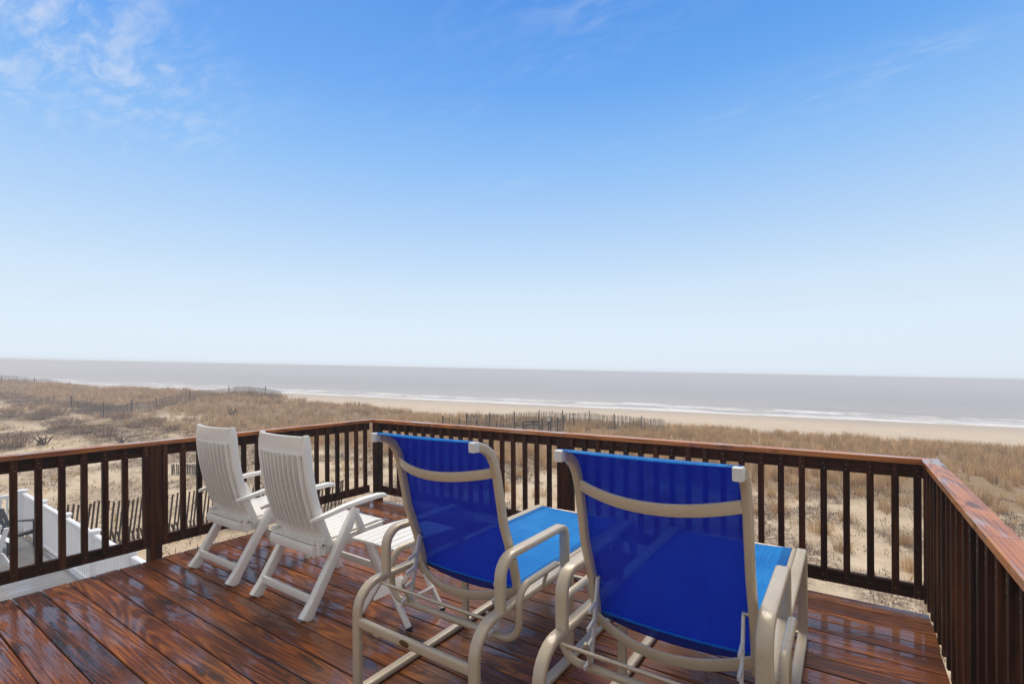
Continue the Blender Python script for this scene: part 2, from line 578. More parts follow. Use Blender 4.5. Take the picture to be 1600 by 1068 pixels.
def col_ground(px, Zc):
    """ground point in the sight column of a photo pixel, Zc metres ahead"""
    return gpoint((px - 800) / FPX * Zc, Zc)

def np_mesh(name, V, F, mat, cols=None, smooth=False):
    me = bpy.data.meshes.new(name)
    V = np.asarray(V, np.float32); F = np.asarray(F, np.int32)
    k = F.shape[1]
    me.vertices.add(len(V)); me.vertices.foreach_set('co', V.ravel())
    me.loops.add(F.size); me.loops.foreach_set('vertex_index', F.ravel())
    me.polygons.add(len(F)); me.polygons.foreach_set('loop_start', np.arange(0, F.size, k, dtype=np.int32))
    if smooth:
        me.polygons.foreach_set('use_smooth', np.ones(len(F), bool))
    me.materials.append(mat)
    me.update(calc_edges=True)
    if cols is not None:
        at = me.attributes.new('Col', 'FLOAT_COLOR', 'POINT')
        c = np.ones((len(V), 4), np.float32); c[:, :3] = cols
        at.data.foreach_set('color', c.ravel())
    return me

# ---- sand ground
s_ax = np.concatenate([[-400, -200, -90, -50, -32], np.arange(-22, 6, 1.2), np.arange(6, 52, .34), np.arange(52, 62, .8), np.arange(62, 130, 2.2), [135, 145, 160]])
t_ax = np.concatenate([[-420, -260, -190], np.arange(-150, -40, 4), np.arange(-40, 70, .42), np.arange(70, 150, 2.5), np.arange(150, 330, 9), [420]])
SS, TT = np.meshgrid(s_ax, t_ax, indexing='ij')
gx, gy, gz = ground(SS, TT)
# keep the ground well under the decks
V = np.stack([gx, gy, gz], -1).reshape(-1, 3)
ns, nt = len(s_ax), len(t_ax)
ii, jj = np.meshgrid(np.arange(ns - 1), np.arange(nt - 1), indexing='ij')
a = (ii * nt + jj).ravel()
F = np.stack([a, a + nt, a + nt + 1, a + 1], -1)[:, ::-1]
veg = np.clip(sstep(SS, 22.0, 24.5) * (1 - sstep(SS, 46, 50)) * 1.0, 0, 1)
veg = veg * (1 - .92 * sstep(TT, 38, 44) * (1 - sstep(SS, 31, 36)) * sstep(fbm(SS / 3.5 + 3, TT / 3.5 + 8, 3), .40, .52))
litter = np.clip(sstep(fbm(SS / 2.2 + 7, TT / 2.2 + 3, 4), .38, .55) * sstep(SS, 8, 14) * (1 - sstep(SS, 46, 50)), 0, 1) * .8
litter = np.maximum(litter, np.exp(-((SS - 24.3 - 1.5 * (fbm(TT / 4, SS / 4, 2) - .5)) / 1.3) ** 2) * .8)
wetb = sstep(SS, 96, 119)
cols = np.stack([veg, litter, wetb], -1).reshape(-1, 3)

def sand_mat():
    m, T, out = new_mat('sand')
    a = T.n('ShaderNodeAttribute', attribute_name='Col')
    sp = T.n('ShaderNodeSeparateColor'); T.link(a.outputs['Color'], sp.inputs[0])
    co = T.n('ShaderNodeTexCoord').outputs['Object']
    n1 = T.noise(co, .45, 5, .6)
    n2 = T.noise(co, 3.2, 5, .65)
    n3 = T.noise(co, 14, 3, .6)
    c = T.mix(T.smooth(n1, .35, .65), (.56, .45, .32), (.645, .535, .40))
    c = T.mix(T.smooth(n2, .45, .75, 0, .5), c, (.42, .31, .19))
    lit = T.math('MULTIPLY', sp.outputs[1], T.smooth(T.math('ADD', T.math('MULTIPLY', n2, .45), T.math('MULTIPLY', n3, .55)), .40, .54), clamp=True)
    c = T.mix(lit, c, (.13, .085, .060))
    gr = T.math('MULTIPLY', sp.outputs[0], T.smooth(n2, .2, .55, .55, .95))
    c = T.mix(gr, c, (.27, .185, .105))
    wet = T.math('MULTIPLY', sp.outputs[2], T.smooth(T.noise(T.mapping(co, scale=(.03, .03, .03)), 1, 4, .6), .3, .7, .55, 1.0))
    c = T.mix(wet, c, (.345, .29, .235))
    h = T.math('ADD', T.math('MULTIPLY', n2, 1.0), T.math('MULTIPLY', n3, .35))
    principled(T, out, Base_Color=c, Roughness=T.math('MULTIPLY_ADD', wet, -.35, .9), Specular_IOR_Level=.25, Normal=T.bump(h, .6, .12))
    return m
M['sand'] = sand_mat()
ground_o = link_obj('sand_ground', np_mesh('sand_ground', V, F, M['sand'], cols, True))
tag(ground_o, kind='structure')

# ---- sea
def sea_mat():
    m, T, out = new_mat('sea_water')
    a = T.n('ShaderNodeAttribute', attribute_name='Col')     # r = (s-110)/60, g = along shore
    sp = T.n('ShaderNodeSeparateColor'); T.link(a.outputs['Color'], sp.inputs[0])
    co = T.n('ShaderNodeCombineXYZ')
    s_m = T.math('MULTIPLY', sp.outputs[0], 100.0)            # metres seaward of s=110
    t_m = T.math('MULTIPLY', sp.outputs[1], 100.0)
    T.link(s_m, co.inputs[0]); T.link(t_m, co.inputs[1])
    v = co.outputs[0]
    wob = T.math('MULTIPLY', T.math('SUBTRACT', T.noise(T.mapping(v, scale=(0, .045, 1)), 1, 3, .5), .5), 16.0)
    wob2 = T.math('MULTIPLY', T.math('SUBTRACT', T.noise(T.mapping(v, scale=(0, .03, 1), loc=(0, 77, 0)), 1, 3, .5), .5), 26.0)
    br = T.noise(T.mapping(v, scale=(.28, .10, 1)), 1, 6, .7, .6)
    lace = T.noise(T.mapping(v, scale=(.9, .35, 1)), 1, 5, .7, 1.0)
    s1 = T.math('ADD', s_m, wob)
    s2 = T.math('ADD', s_m, wob2)
    def band(sv, c, w):
        return T.math('SUBTRACT', 1.0, T.math('DIVIDE', T.math('ABSOLUTE', T.math('SUBTRACT', sv, c)), w), clamp=True)
    foam = T.math('MULTIPLY', T.smooth(band(s1, 12, 8), 0, .7), T.smooth(br, .36, .50))
    foam = T.math('MAXIMUM', foam, T.math('MULTIPLY', T.smooth(band(s2, 27, 9), 0, .7), T.smooth(br, .44, .56)))
    foam = T.math('MAXIMUM', foam, T.math('MULTIPLY', T.smooth(band(s2, 47, 4), 0, .6), T.smooth(lace, .56, .66)))
    foam = T.math('MULTIPLY', foam, T.smooth(lace, .30, .50, .25, 1.0), clamp=True)
    chop = T.noise(T.mapping(v, scale=(.55, .16, 1)), 1, 6, .65, .3)
    swell = T.noise(T.mapping(v, scale=(.075, .012, 1)), 1, 3, .5)
    fade = T.smooth(s_m, 0, 140)
    col = T.mix(fade, (.38, .36, .33), (.23, .25, .265))
    col = T.mix(T.smooth(chop, .45, .7, 0, .4), col, (.11, .125, .135))
    col = T.mix(T.smooth(swell, .55, .72, 0, .45), col, (.11, .12, .13))
    col = T.mix(foam, col, (.83, .85, .87))
    h = T.math('ADD', T.math('MULTIPLY', chop, .6), T.math('MULTIPLY', swell, 1.4))
    principled(T, out, Base_Color=col, Roughness=T.math('MULTIPLY_ADD', foam, .4, .32), IOR=1.33, Specular_IOR_Level=.32, Normal=T.bump(h, .8, .9))
    return m
M['sea'] = sea_mat()
ss = np.concatenate([np.arange(108, 190, 2.0), np.arange(190, 420, 10), np.geomspace(420, 3200, 26)])
ts = np.concatenate([np.linspace(-3000, -300, 14), np.arange(-280, 300, 5.0), np.linspace(310, 3000, 14)])
SS, TT = np.meshgrid(ss, ts, indexing='ij')
x, y, X, Z = st_to_xy(SS, TT)
wv = .32 * np.exp(-((SS - 139 - 8 * (fbm(TT / 40, SS * 0, 2) - .5)) / 2.2) ** 2) * sstep(fbm(TT / 18 + 4, SS * 0 + 3, 2), .35, .6)
wv += .16 * np.exp(-((SS - 157 - 12 * (fbm(TT / 50 + 9, SS * 0, 2) - .5)) / 3) ** 2)
z = HC + TA * X + TB * Z - 9.0 + wv
V = np.stack([x, y, z], -1).reshape(-1, 3)
ns, nt = len(ss), len(ts)
ii, jj = np.meshgrid(np.arange(ns - 1), np.arange(nt - 1), indexing='ij')
a = (ii * nt + jj).ravel()
F = np.stack([a, a + nt, a + nt + 1, a + 1], -1)[:, ::-1]
cols = np.stack([(SS - 110) / 100, TT / 100, TT * 0], -1).reshape(-1, 3)
tag(link_obj('sea', np_mesh('sea', V, F, M['sea'], cols, True)), kind='structure')

# ---- sea mist: one closed box in the terrain frame
HAZE_D = 0.0036
def haze():
    m, T, out = new_mat('sea_mist')
    vol = T.n('ShaderNodeVolumePrincipled')
    vol.inputs['Color'].default_value = (.80, .83, .915, 1)
    vol.inputs['Density'].default_value = HAZE_D
    T.link(vol.outputs[0], out.inputs['Volume'])
    b = MB()
    pts = []
    for sgn_z in (0, 1):
        for X, Z in ((-4200, -480), (4200, -480), (4200, 4400), (-4200, 4400)):
            xx = FX[0] * X + FZ[0] * Z
            yy = FX[1] * X + FZ[1] * Z
            pts.append((xx, yy, HC + TA * X + TB * Z + (-14.0 if sgn_z == 0 else .30)))
    b.add(pts, [(0, 3, 2, 1), (4, 5, 6, 7), (0, 1, 5, 4), (1, 2, 6, 5), (2, 3, 7, 6), (3, 0, 4, 7)])
    tag(b.build('haze', m), kind='stuff')
haze()

# ------------------------------------------------------------------ deck floor
DX0, DX1 = -4.67, 0.41
DY1 = 3.93
floor_o = MB()
for yj in np.arange(-1.0, 3.9, .406):
    pass
jb = MB()
jb.box(((DX0 + DX1) / 2, DY1 - .055, -.165), (DX1 - DX0 - .06, .038, .24))
jb.box((DX0 + .05, 1.3, -.165), (.038, 5.1, .24))
jb.box((DX1 - .05, 1.3, -.165), (.038, 5.1, .24))
for xj in np.arange(DX0 + .45, DX1 - .2, .406):
    jb.box((xj, 1.3, -.165), (.038, 5.08, .236))
deck = jb.build('deck_floor', M['joist'])
tag(deck, kind='structure')
sp = MB()
sp.sweep([(0, 0, 0), (0, 0, 3.35)], chamfer(.14, .14, .006), side=(1, 0, 0))
sp_me = sp.mesh('support_post', M['bal_z'], 30)
for px_, py_ in ((DX0 + .3, 3.6), (-2.2, 3.6), (DX1 - .3, 3.6), (DX0 + .3, .2), (-2.2, .2), (DX1 - .3, .2)):
    link_obj('support_post', sp_me, deck, (px_, py_, -3.64))
PITCH, BW = .1485, .1425
bl = DX1 - DX0
bm_ = MB()
bm_.sweep([(-bl / 2, 0, 0), (bl / 2, 0, 0)], chamfer(BW, .030, .004), side=(0, 1, 0))
board_me = bm_.mesh('deck_board', M['deck'], 20)
k = 0
while True:
    yc = 3.856 - k * PITCH
    if yc < -1.15:
        break
    dx = random.uniform(-.008, .008)
    link_obj('deck_board', board_me, deck, ((DX0 + DX1) / 2 + dx, yc, -.0150 + random.uniform(-.0012, .0008)))
    k += 1
# screw heads in pairs over each joist
sb = MB()
for i in range(k):
    yc = 3.856 - i * PITCH
    for xj in list(np.arange(DX0 + .45, DX1 - .2, .406)) + [DX0 + .05, DX1 - .05]:
        for dy in (-.042, .042):
            cx, cy = xj + random.uniform(-.006, .006), yc + dy + random.uniform(-.006, .006)
            sb.add([(cx + .0042 * math.cos(q * 1.0472), cy + .0042 * math.sin(q * 1.0472), .0012) for q in range(6)], [(0, 1, 2, 3, 4, 5)])
so = sb.build('deck_screws', M['rubber'], deck)
so['kind'] = 'stuff'

# ------------------------------------------------------------------ deck railings
H, TCAP, WCAP = .95, .036, .09
ZB0 = .058
def baluster_mesh():
    b = MB()
    zt = H - TCAP - .002
    b.sweep([(0, 0, ZB0 + .016), (0, 0, zt)], chamfer(.038, .038, .003), side=(1, 0, 0))
    for zc in (zt - .035, zt - .068, ZB0 + .024, ZB0 + .062):
        dx = random.uniform(-.005, .005)
        ring = [(dx + .0034 * math.cos(q * 1.0472), -.0202, zc + .0034 * math.sin(q * 1.0472)) for q in range(6)]
        b.add(ring, [(0, 1, 2, 3, 4, 5)], 1)
    return b.mesh('baluster', [M['bal_z'], M['screw']], 20)
bal_me = [baluster_mesh() for _ in range(3)]

def railing(label, origin, rz, length, posts, bals, cap_from, cap_to, joints=(), post_y=.006, rail_from=0.0, ends=(0, 0)):
    root = thing('deck_railing', label, 'railing', origin, rz)
    # cap boards, mitred at the corners and butted on the posts
    js = [cap_from] + list(joints) + [cap_to]
    for i, (u0, u1) in enumerate(zip(js, js[1:])):
        b = MB()
        g = .0015
        m0 = ends[0] if i == 0 else 0
        m1 = ends[1] if i == len(js) - 2 else 0
        c = (u0 + u1) / 2
        z0, z1, ch = H - TCAP, H, .004
        prof = [(0, z0 + ch), (0, z1 - ch), (ch, z1), (WCAP - ch, z1), (WCAP, z1 - ch), (WCAP, z0 + ch), (WCAP - ch, z0), (ch, z0)]
        vs = [(u0 + g + m0 * y_ - c, y_, z_) for y_, z_ in prof] + [(u1 - g + m1 * y_ - c, y_, z_) for y_, z_ in prof]
        fs = [(q, (q + 1) % 8, 8 + (q + 1) % 8, 8 + q) for q in range(8)] + [tuple(reversed(range(8))), tuple(range(8, 16))]
        b.add(vs, [tuple(reversed(f)) for f in fs])
        o = b.build('rail_cap', M['cap_x'], root)
        o.location = (c, 0, 0)
    cuts = [rail_from] + [q for p in sorted(posts) for q in (p - .0455, p + .0455)] + [length]
    for u0, u1 in zip(cuts[::2], cuts[1::2]):
        if u1 - u0 < .06:
            continue
        for nm, zc in (('top_rail', H - TCAP - .0465), ('bottom_rail', ZB0 + .0455)):
            b = MB()
            b.sweep([(-(u1 - u0) / 2, 0, 0), ((u1 - u0) / 2, 0, 0)], chamfer(.038, .089, .004), side=(0, 1, 0))
            o = b.build(nm, M['rail_x'], root, 20)
            o.location = ((u0 + u1) / 2, .0645, zc)
    pm = MB()
    pm.sweep([(0, 0, -.32), (0, 0, H - TCAP - .001)], chamfer(.089, .089, .005), side=(1, 0, 0))
    pme = pm.mesh('railing_post', M['bal_z'], 20)
    for p in posts:
        link_obj('railing_post', pme, root, (p, post_y + .0445, 0))
    for u in bals:
        link_obj('baluster', random.choice(bal_me), root, (u, .0265 + random.uniform(-.0015, .0015), random.uniform(-.003, .003)), (0, 0, random.uniform(-.02, .02)))
    return root

A, Bx, D = 4.765, .38, 3.944
# back railing: local x runs to the right from the left corner
bb = [-4.64] + [-4.464 + i * .1352 for i in range(17)] + [-2.192] + [-2.063 + i * .12855 for i in range(19)] + [.362]
railing('back deck railing of dark wet wood between the two corners, in front of the dunes', (-A, D, 0), 0, A + Bx + .09,
        [-4.72 + A, -2.1275 + A], [q + A for q in bb], 0, A + Bx, joints=(-2.1275 + A,), ends=(-1, 1))
# left railing: local x runs away from the house
lb = [1.624 - .138 - .1275 * i for i in range(22)] + [1.625, 1.763] + [1.902 + i * .1307 for i in range(15)] + [3.862]
railing('left deck railing of dark wet wood behind the white armchairs', (-A, -1.3, 0), rad(90), D + 1.3,
        [1.694 + 1.3], [q + 1.3 for q in lb if q > -1.28], 0, D + 1.3, joints=(1.694 + 1.3 + .02,), ends=(0, 1))
# right railing: local x runs towards the house
rb = [3.65 - .1365 * i for i in range(37)] + [3.79, 3.915]
railing('right deck railing with broad wet cap running close beside the camera', (Bx, D, 0), rad(-90), D + 1.3,
        [1.711], [D - q for q in rb if q > -1.25], 0, D + 1.3, joints=(1.711,), post_y=.0855, ends=(-1, 0))

# ------------------------------------------------------------------ white folding armchairs
def back_y(z):
    return .045 + .145 * (max(0, 1.115 - z) / .69) ** 2.1
def back_panel(b, u0, u1, z0, z1, th, nu=8, nz=6, dy=0.0):
    rows = []
    for i in range(nu + 1):
        u = u0 + (u1 - u0) * i / nu
        bow = -.030 * (1 - (u / .26) ** 2)
        rows.append([(u, back_y(z0 + (z1 - z0) * j / nz) + bow + dy, z0 + (z1 - z0) * j / nz) for j in range(nz + 1)])
    b.grid(rows, 0, th)

def make_chair():
    R = thing('folding_armchair', '', 'chair')
    mat = M['resin']
    # backrest: stiles, top and bottom panels
    b = MB()
    for sx_ in (-1, 1):
        path = [(sx_ * .256, back_y(z) + .012, z) for z in np.linspace(.40, 1.118, 14)]
        b.sweep(path, rrect(.036, .062, .012, 2), side=(1, 0, 0), scales=[(1, .95)] * 12 + [(1, .8), (.9, .45)])
    back_panel(b, -.245, .245, 1.005, 1.112, -.022, 10, 4, .010)
    back_panel(b, -.245, .245, .993, 1.006, -.026, 10, 1, .008)
    back_panel(b, -.245, .245, .425, .520, -.022, 10, 4, .016)
    back_panel(b, -.245, .245, .520, .537, -.026, 10, 1, .010)
    back = b.build('backrest', mat, R, 40)
    for i in range(10):
        u = -.2120 + i * .0472
        s = MB()
        back_panel(s, u - .0265, u + .0175, .530, 1.004, -.007, 2, 9, .038)
        rows = [(u + .0190, back_y(z) - .030 * (1 - (u / .26) ** 2) + .006, z) for z in np.linspace(.530, 1.004, 10)]
        s.sweep(rows, [(-.0042, -.033), (.0042, -.033), (.0052, .035), (-.0052, .035)], side=(1, 0, 0))
        s.build('back_slat', mat, back, 40)
    # seat
    f = MB()
    for sx_ in (-1, 1):
        f.sweep([(sx_ * .236, .135, .375), (sx_ * .236, .40, .392), (sx_ * .236, .655, .405)], rrect(.032, .075, .008, 2), side=(1, 0, 0))
    f.sweep([(-.250, .118, .382), (.250, .118, .382)], rrect(.036, .060, .008, 2), side=(0, 1, 0))
    f.sweep([(-.236, .655, .405), (.236, .655, .405)], rrect(.034, .070, .012, 2), side=(0, 1, 0))
    frame = f.build('seat_frame', mat, R, 40)
    for i in range(8):
        u = -.2065 + i * .059
        s = MB()
        pts = [(u, .12, .424), (u, .30, .432), (u, .50, .445), (u, .62, .452), (u, .665, .446), (u, .685, .425)]
        s.sweep(pts, chamfer(.0545, .014, .004), side=(1, 0, 0))
        s.build('seat_slat', mat, frame, 40)
    for sx_ in (-1, 1):
        h = MB()
        h.sweep([(sx_ * .262, .15, .355), (sx_ * .262, .15, .452)], rrect(.040, .050, .012, 2), side=(1, 0, 0))
        h.sweep([(sx_ * .281, .15, .418), (sx_ * .287, .15, .418)], circ(.017, 12), side=(0, 1, 0))
        hb = h.build('hinge_block', mat, R, 40)
        bo = MB()
        bo.sweep([(sx_ * .287, .15, .418), (sx_ * .290, .15, .418)], circ(.009, 10), side=(0, 1, 0))
        bo.build('hinge_bolt', M['steel'], hb, 40)
        # arm
        a = MB()
        pts = [(sx_ * .285, .060, .588), (sx_ * .293, .10, .596), (sx_ * .297, .16, .606), (sx_ * .298, .30, .630), (sx_ * .298, .45, .645), (sx_ * .298, .58, .648), (sx_ * .298, .625, .642), (sx_ * .298, .640, .632)]
        a.sweep(pts, rrect(.052, .034, .011, 2), side=(1, 0, 0), scales=[(.35, .6), (.55, .8), (.8, .9), (1, 1), (1.05, 1), (1.1, 1), (1.0, .85), (.8, .4)])
        a.build('armrest', mat, R, 40)
        # rear leg and front leg
        l = MB()
        l.sweep([(sx_ * .290, .385, .592), (sx_ * .290, .335, .50), (sx_ * .290, .20, .285), (sx_ * .290, .07, .075), (sx_ * .290, .020, .0)], rrect(.052, .055, .008, 2), side=(1, 0, 0),
                scales=[(.8, .7), (1, 1), (1, 1), (1, 1.1), (1.05, 1.45)])
        l.build('rear_leg', mat, R, 40)
        l = MB()
        l.sweep([(sx_ * .262, .395, .590), (sx_ * .262, .43, .51), (sx_ * .262, .535, .27), (sx_ * .262, .63, .06), (sx_ * .262, .652, .0)], rrect(.040, .046, .008, 2), side=(1, 0, 0),
                scales=[(.8, .7), (1, 1), (1, 1), (1, 1.05), (1.05, 1.3)])
        l.build('front_leg', mat, R, 40)
        p = MB()
        p.sweep([(sx_ * .278, .390, .585), (sx_ * .316, .390, .585)], circ(.019, 12), side=(0, 1, 0))
        p.build('leg_pivot', mat, R, 40)
    s = MB()
    s.sweep([(-.270, .066, .105), (.270, .066, .105)], rrect(.022, .050, .006, 2), side=(0, 1, 0))
    s.build('stretcher', mat, R, 40)
    s = MB()
    s.sweep([(-.245, .598, .135), (.245, .598, .135)], rrect(.022, .050, .006, 2), side=(0, 1, 0))
    s.build('stretcher', mat, R, 40)
    return R

ch = make_chair()
ch.location = (-3.922, 1.722, .001)
ch['label'] = 'white resin folding armchair farther left, nearest the left railing'
ch['group'] = 'white folding armchairs'
c2 = copy_tree(ch)
c2.location = (-3.025, 1.728, .001)
c2.rotation_euler = (0, 0, rad(-.6))
c2['label'] = 'white resin folding armchair standing next to the small white side table'

# ------------------------------------------------------------------ white folding side table
tb = thing('side_table', 'small white folding side table with slatted top and crossed legs', 'table', (-2.318, 2.17, .001))
for i in range(7):
    u = -.174 + i * .058
    s = MB()
    pts = [(u, y_, .486 + .018 * math.cos(y_ / .25 * 1.2) - (.004 * (u / .2) ** 2)) for y_ in np.linspace(-.245, .245, 9)]
    s.sweep(pts, chamfer(.0525, .014, .004), side=(1, 0, 0))
    s.build('top_slat', M['resin'], tb, 40)
for y_, nm in ((-.165, -1), (.115, 1)):
    for sx_ in (-1, 1):
        l = MB()
        off = .013 * sx_
        l.sweep([(-sx_ * .150, y_ + off, .478), (sx_ * .195, y_ + off, .012), (sx_ * .204, y_ + off, .0)], rrect(.036, .022, .004, 2), side=(1, 0, 0))
        lg = l.build('table_leg', M['resin'], tb, 40)
        ft = MB()
        ft.sweep([(sx_ * .196, y_ + off, .016), (sx_ * .2055, y_ + off, 0)], rrect(.039, .025, .004, 2), side=(1, 0, 0))
        ft.build('rubber_foot', M['rubber'], lg, 40)
    s = MB()
    s.sweep([(-.17, y_, .470), (.17, y_, .470)], rrect(.020, .018, .004, 2), side=(0, 1, 0))
    s.build('top_bearer', M['resin'], tb, 40)
for sx_ in (-1, 1):
    s = MB()
    Mr = Matrix.Rotation(sx_ * -.9, 3, 'Y')
    s.box((sx_ * .125, -.025, .125), (.075, .27, .014), 0, Mr)
    s.build('leg_brace', M['resin'], tb)

# ------------------------------------------------------------------ blue sling chaise lounges
YB = [(.405, .455), (.385, .56), (.352, .672), (.318, .76), (.290, .83), (.262, .96), (.240, 1.06), (.218, 1.118), (.190, 1.158), (.152, 1.184), (.108, 1.197), (.086, 1.199)]
def make_chaise():
    R = thing('chaise_lounge', '', 'chaise lounge')
    tan = M['tan']
    XR = .35
    prof = rrect(.050, .030, .011, 3)
    sideframes = []
    for sx_ in (-1, 1):
        X = sx_ * XR
        b = MB()
        loop = fillet([(X, .015, .016), (X, .015, .502), (X, 1.715, .502), (X, 1.735, .016)], [.012, .125, .055, .02], 7, True)
        b.sweep(loop, prof, side=(1, 0, 0), closed=True)
        sf = b.build('side_frame', tan, R, 45)
        a = MB()
        pts = fillet([(X, .190, .505), (X, .190, .722), (X, .752, .722), (X, .752, .505)], [0, .085, .055, 0], 7)
        a.sweep(pts, rrect(.052, .030, .011, 3), side=(1, 0, 0))
        a.build('armrest', tan, R, 45)
        l = MB()
        l.sweep([(X, .80, .028), (X, .80, .492)], rrect(.046, .026, .009, 3), side=(1, 0, 0))
        l.build('middle_leg', tan, R, 45)
        # back frame post with its scrolled head, and a white end cap
        p = MB()
        pts = [(sx_ * .298, y_, z_) for y_, z_ in YB]
        p.sweep(pts, rrect(.030, .042, .010, 3), side=(1, 0, 0))
        bp = p.build('back_post', tan, R, 45)
        e = MB()
        e.sweep([(sx_ * .298, .100, 1.1985), (sx_ * .298, .074, 1.1985), (sx_ * .298, .068, 1.198)], rrect(.031, .043, .004, 2), side=(1, 0, 0), scales=[1, 1, .92])
        e.build('end_cap', M['plastic'], bp, 45)
        bo = MB()
        bo.sweep([(sx_ * .262, .352, .672), (sx_ * .318, .352, .672)], circ(.008, 8), side=(0, 1, 0))
        bo.build('bolt', M['steel'], bp, 45)
        bo = MB()
        bo.sweep([(sx_ * .262, .398, .475), (sx_ * .345, .398, .475)], circ(.010, 8), side=(0, 1, 0))
        bo.build('bolt', M['steel'], bp, 45)
        # notched white adjuster rack hanging from the back post
        k_ = MB()
        X2 = sx_ * .268
        a0, a1 = Vector((X2, .340, .668)), Vector((X2, .268, .335))
        k_.sweep([a0 - (a1 - a0) * .02, a1], rrect(.010, .026, .003, 2), side=(1, 0, 0))
        d = (a1 - a0).normalized()
        nrm = Vector((0, -1, .12)).normalized()
        for q in range(4):
            c0 = a0 + d * (.085 + q * .068)
            k_.sweep([c0 + nrm * .004, c0 + nrm * .030 - d * -.010, c0 + nrm * .058 + d * .022], rrect(.011, .018, .003, 2), side=(1, 0, 0))
        k_.build('adjuster_rack', M['plastic'], R, 45)
        t = MB()
        t.sweep([(sx_ * .312, .385, .507), (sx_ * .312, 1.60, .507), (sx_ * .312, 1.655, .500)], circ(.0145, 10), side=(1, 0, 0))
        t.build('seat_tube', tan, R, 45)
    # rear crossbar with oval emblem
    c = MB()
    c.sweep([(-XR + .02, .015, .342), (XR - .02, .015, .342)], rrect(.026, .044, .009, 3), side=(0, 1, 0))
    cb = c.build('crossbar', tan, R, 45)
    e = MB()
    ring = [(.030 * math.cos(q * math.pi / 8) - .025, .015 * math.sin(q * math.pi / 8) + .342) for q in range(16)]
    vs = [(x_, .0012, z_) for x_, z_ in ring] + [(x_ * 1 if False else (x_ + .025) * .86 - .025, -.0005, (z_ - .342) * .82 + .342) for x_, z_ in ring]
    e.add(vs, [(q, (q + 1) % 16, 16 + (q + 1) % 16, 16 + q) for q in range(16)] + [tuple(range(16, 32))])
    e.build('emblem', M['bronze'], cb, 30)
    # thin adjuster rods and the bent stretcher tube
    for y_, z_ in ((.135, .487), (.185, .452)):
        r = MB()
        r.sweep([(-XR + .022, y_, z_), (XR - .022, y_, z_)], circ(.0065, 8), side=(0, 1, 0))
        r.build('adjuster_rod', tan, R, 45)
    u = MB()
    xo = XR + .043
    pts = fillet([(-xo, .585, .585), (-xo, .265, .585), (-xo, .265, .352), (xo, .265, .352), (xo, .265, .585), (xo, .585, .585)], [0, .075, .085, .085, .075, 0], 7)
    u.sweep(pts, circ(.0160, 10))
    for sx_ in (-1, 1):
        u.sweep([(sx_ * (XR + .02), .50, .50), (sx_ * xo, .50, .575)], circ(.009, 8), side=(0, 1, 0))
        u.sweep([(sx_ * .262, .262, .352), (sx_ * .262, .215, .470)], circ(.008, 8), side=(1, 0, 0))
    u.build('stretcher_tube', tan, R, 45)
    # bowed straps behind the back
    for (y_, z_), bow, nm in (((.238, 1.070), .085, 'upper_bow'), ((.392, .500), .095, 'lower_bow')):
        w = MB()
        pts = [(q, y_ - bow * (1 - (q / .29) ** 2) * .93 - .010, z_ - bow * .36 * (1 - (q / .29) ** 2)) for q in np.linspace(-.288, .288, 17)]
        w.sweep(pts, rrect(.012, .046, .005, 2), side=(0, 1, .18))
        w.build(nm, tan, R, 45)
    # front bar, slings
    f = MB()
    f.sweep([(-.312, 1.655, .500), (.312, 1.655, .500)], circ(.0145, 10), side=(0, 1, 0))
    f.build('front_tube', tan, R, 45)
    f = MB()
    f.sweep([(-XR, 1.60, .498), (XR, 1.60, .498)], rrect(.03, .018, .006, 2), side=(0, 1, 0))
    f.build('seat_crossbar', tan, R, 45)
    f = MB()
    f.sweep([(-XR, 1.725, .020), (XR, 1.725, .020)], rrect(.03, .022, .006, 2), side=(0, 1, 0))
    f.build('front_bar', tan, R, 45)
    yb = YB[::-1]
    path = [(yb[0][0] - .005, yb[0][1] + .0175)]
    for i, (y_, z_) in enumerate(yb):           # the cloth is drawn over the upper and front side of the posts
        p, q = yb[max(i - 1, 0)], yb[min(i + 1, len(yb) - 1)]
        ty, tz = q[0] - p[0], q[1] - p[1]
        ln = math.hypot(ty, tz)
        path.append((y_ - tz / ln * .0225, z_ + ty / ln * .0225))
    rows = []
    for i in range(13):
        q = -.307 + .614 * i / 12
        e_ = max(0.0, 1 - (q / .285) ** 2)
        row = []
        for j, (y_, z_) in enumerate(path):
            f_ = j / (len(path) - 1)
            z2 = z_ - (.030 * e_ * max(0, f_ - .55) / .45) - (.006 * e_ if j < 2 else 0) + (.022 if j == len(path) - 1 else 0)
            row.append((q, y_ - .016 * e_ * math.sin(f_ * math.pi), z2))
        rows.append(row)
    b = MB()
    b.grid(rows)
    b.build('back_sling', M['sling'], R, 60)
    rows = []
    for i in range(13):
        q = -.306 + .612 * i / 12
        e_ = 1 - (q / .306) ** 2
        rows.append([(q, y_, z_ - .012 * e_) for y_, z_ in [(.40, .512)] + [(float(w_), .5225) for w_ in np.linspace(.5, 1.62, 9)] + [(1.655, .517), (1.670, .500)]])
    b = MB()
    b.grid(rows)
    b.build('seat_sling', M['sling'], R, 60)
    return R

cz = make_chaise()
cz.location = (-1.548, 1.465, 0)
cz['label'] = 'blue sling chaise lounge on tan frame, next to the white side table'
cz['group'] = 'blue sling chaise lounges'
cz2 = copy_tree(cz)
cz2.location = (-.562, 1.475, 0)
cz2['label'] = 'blue sling chaise lounge on tan frame, nearest the right railing'

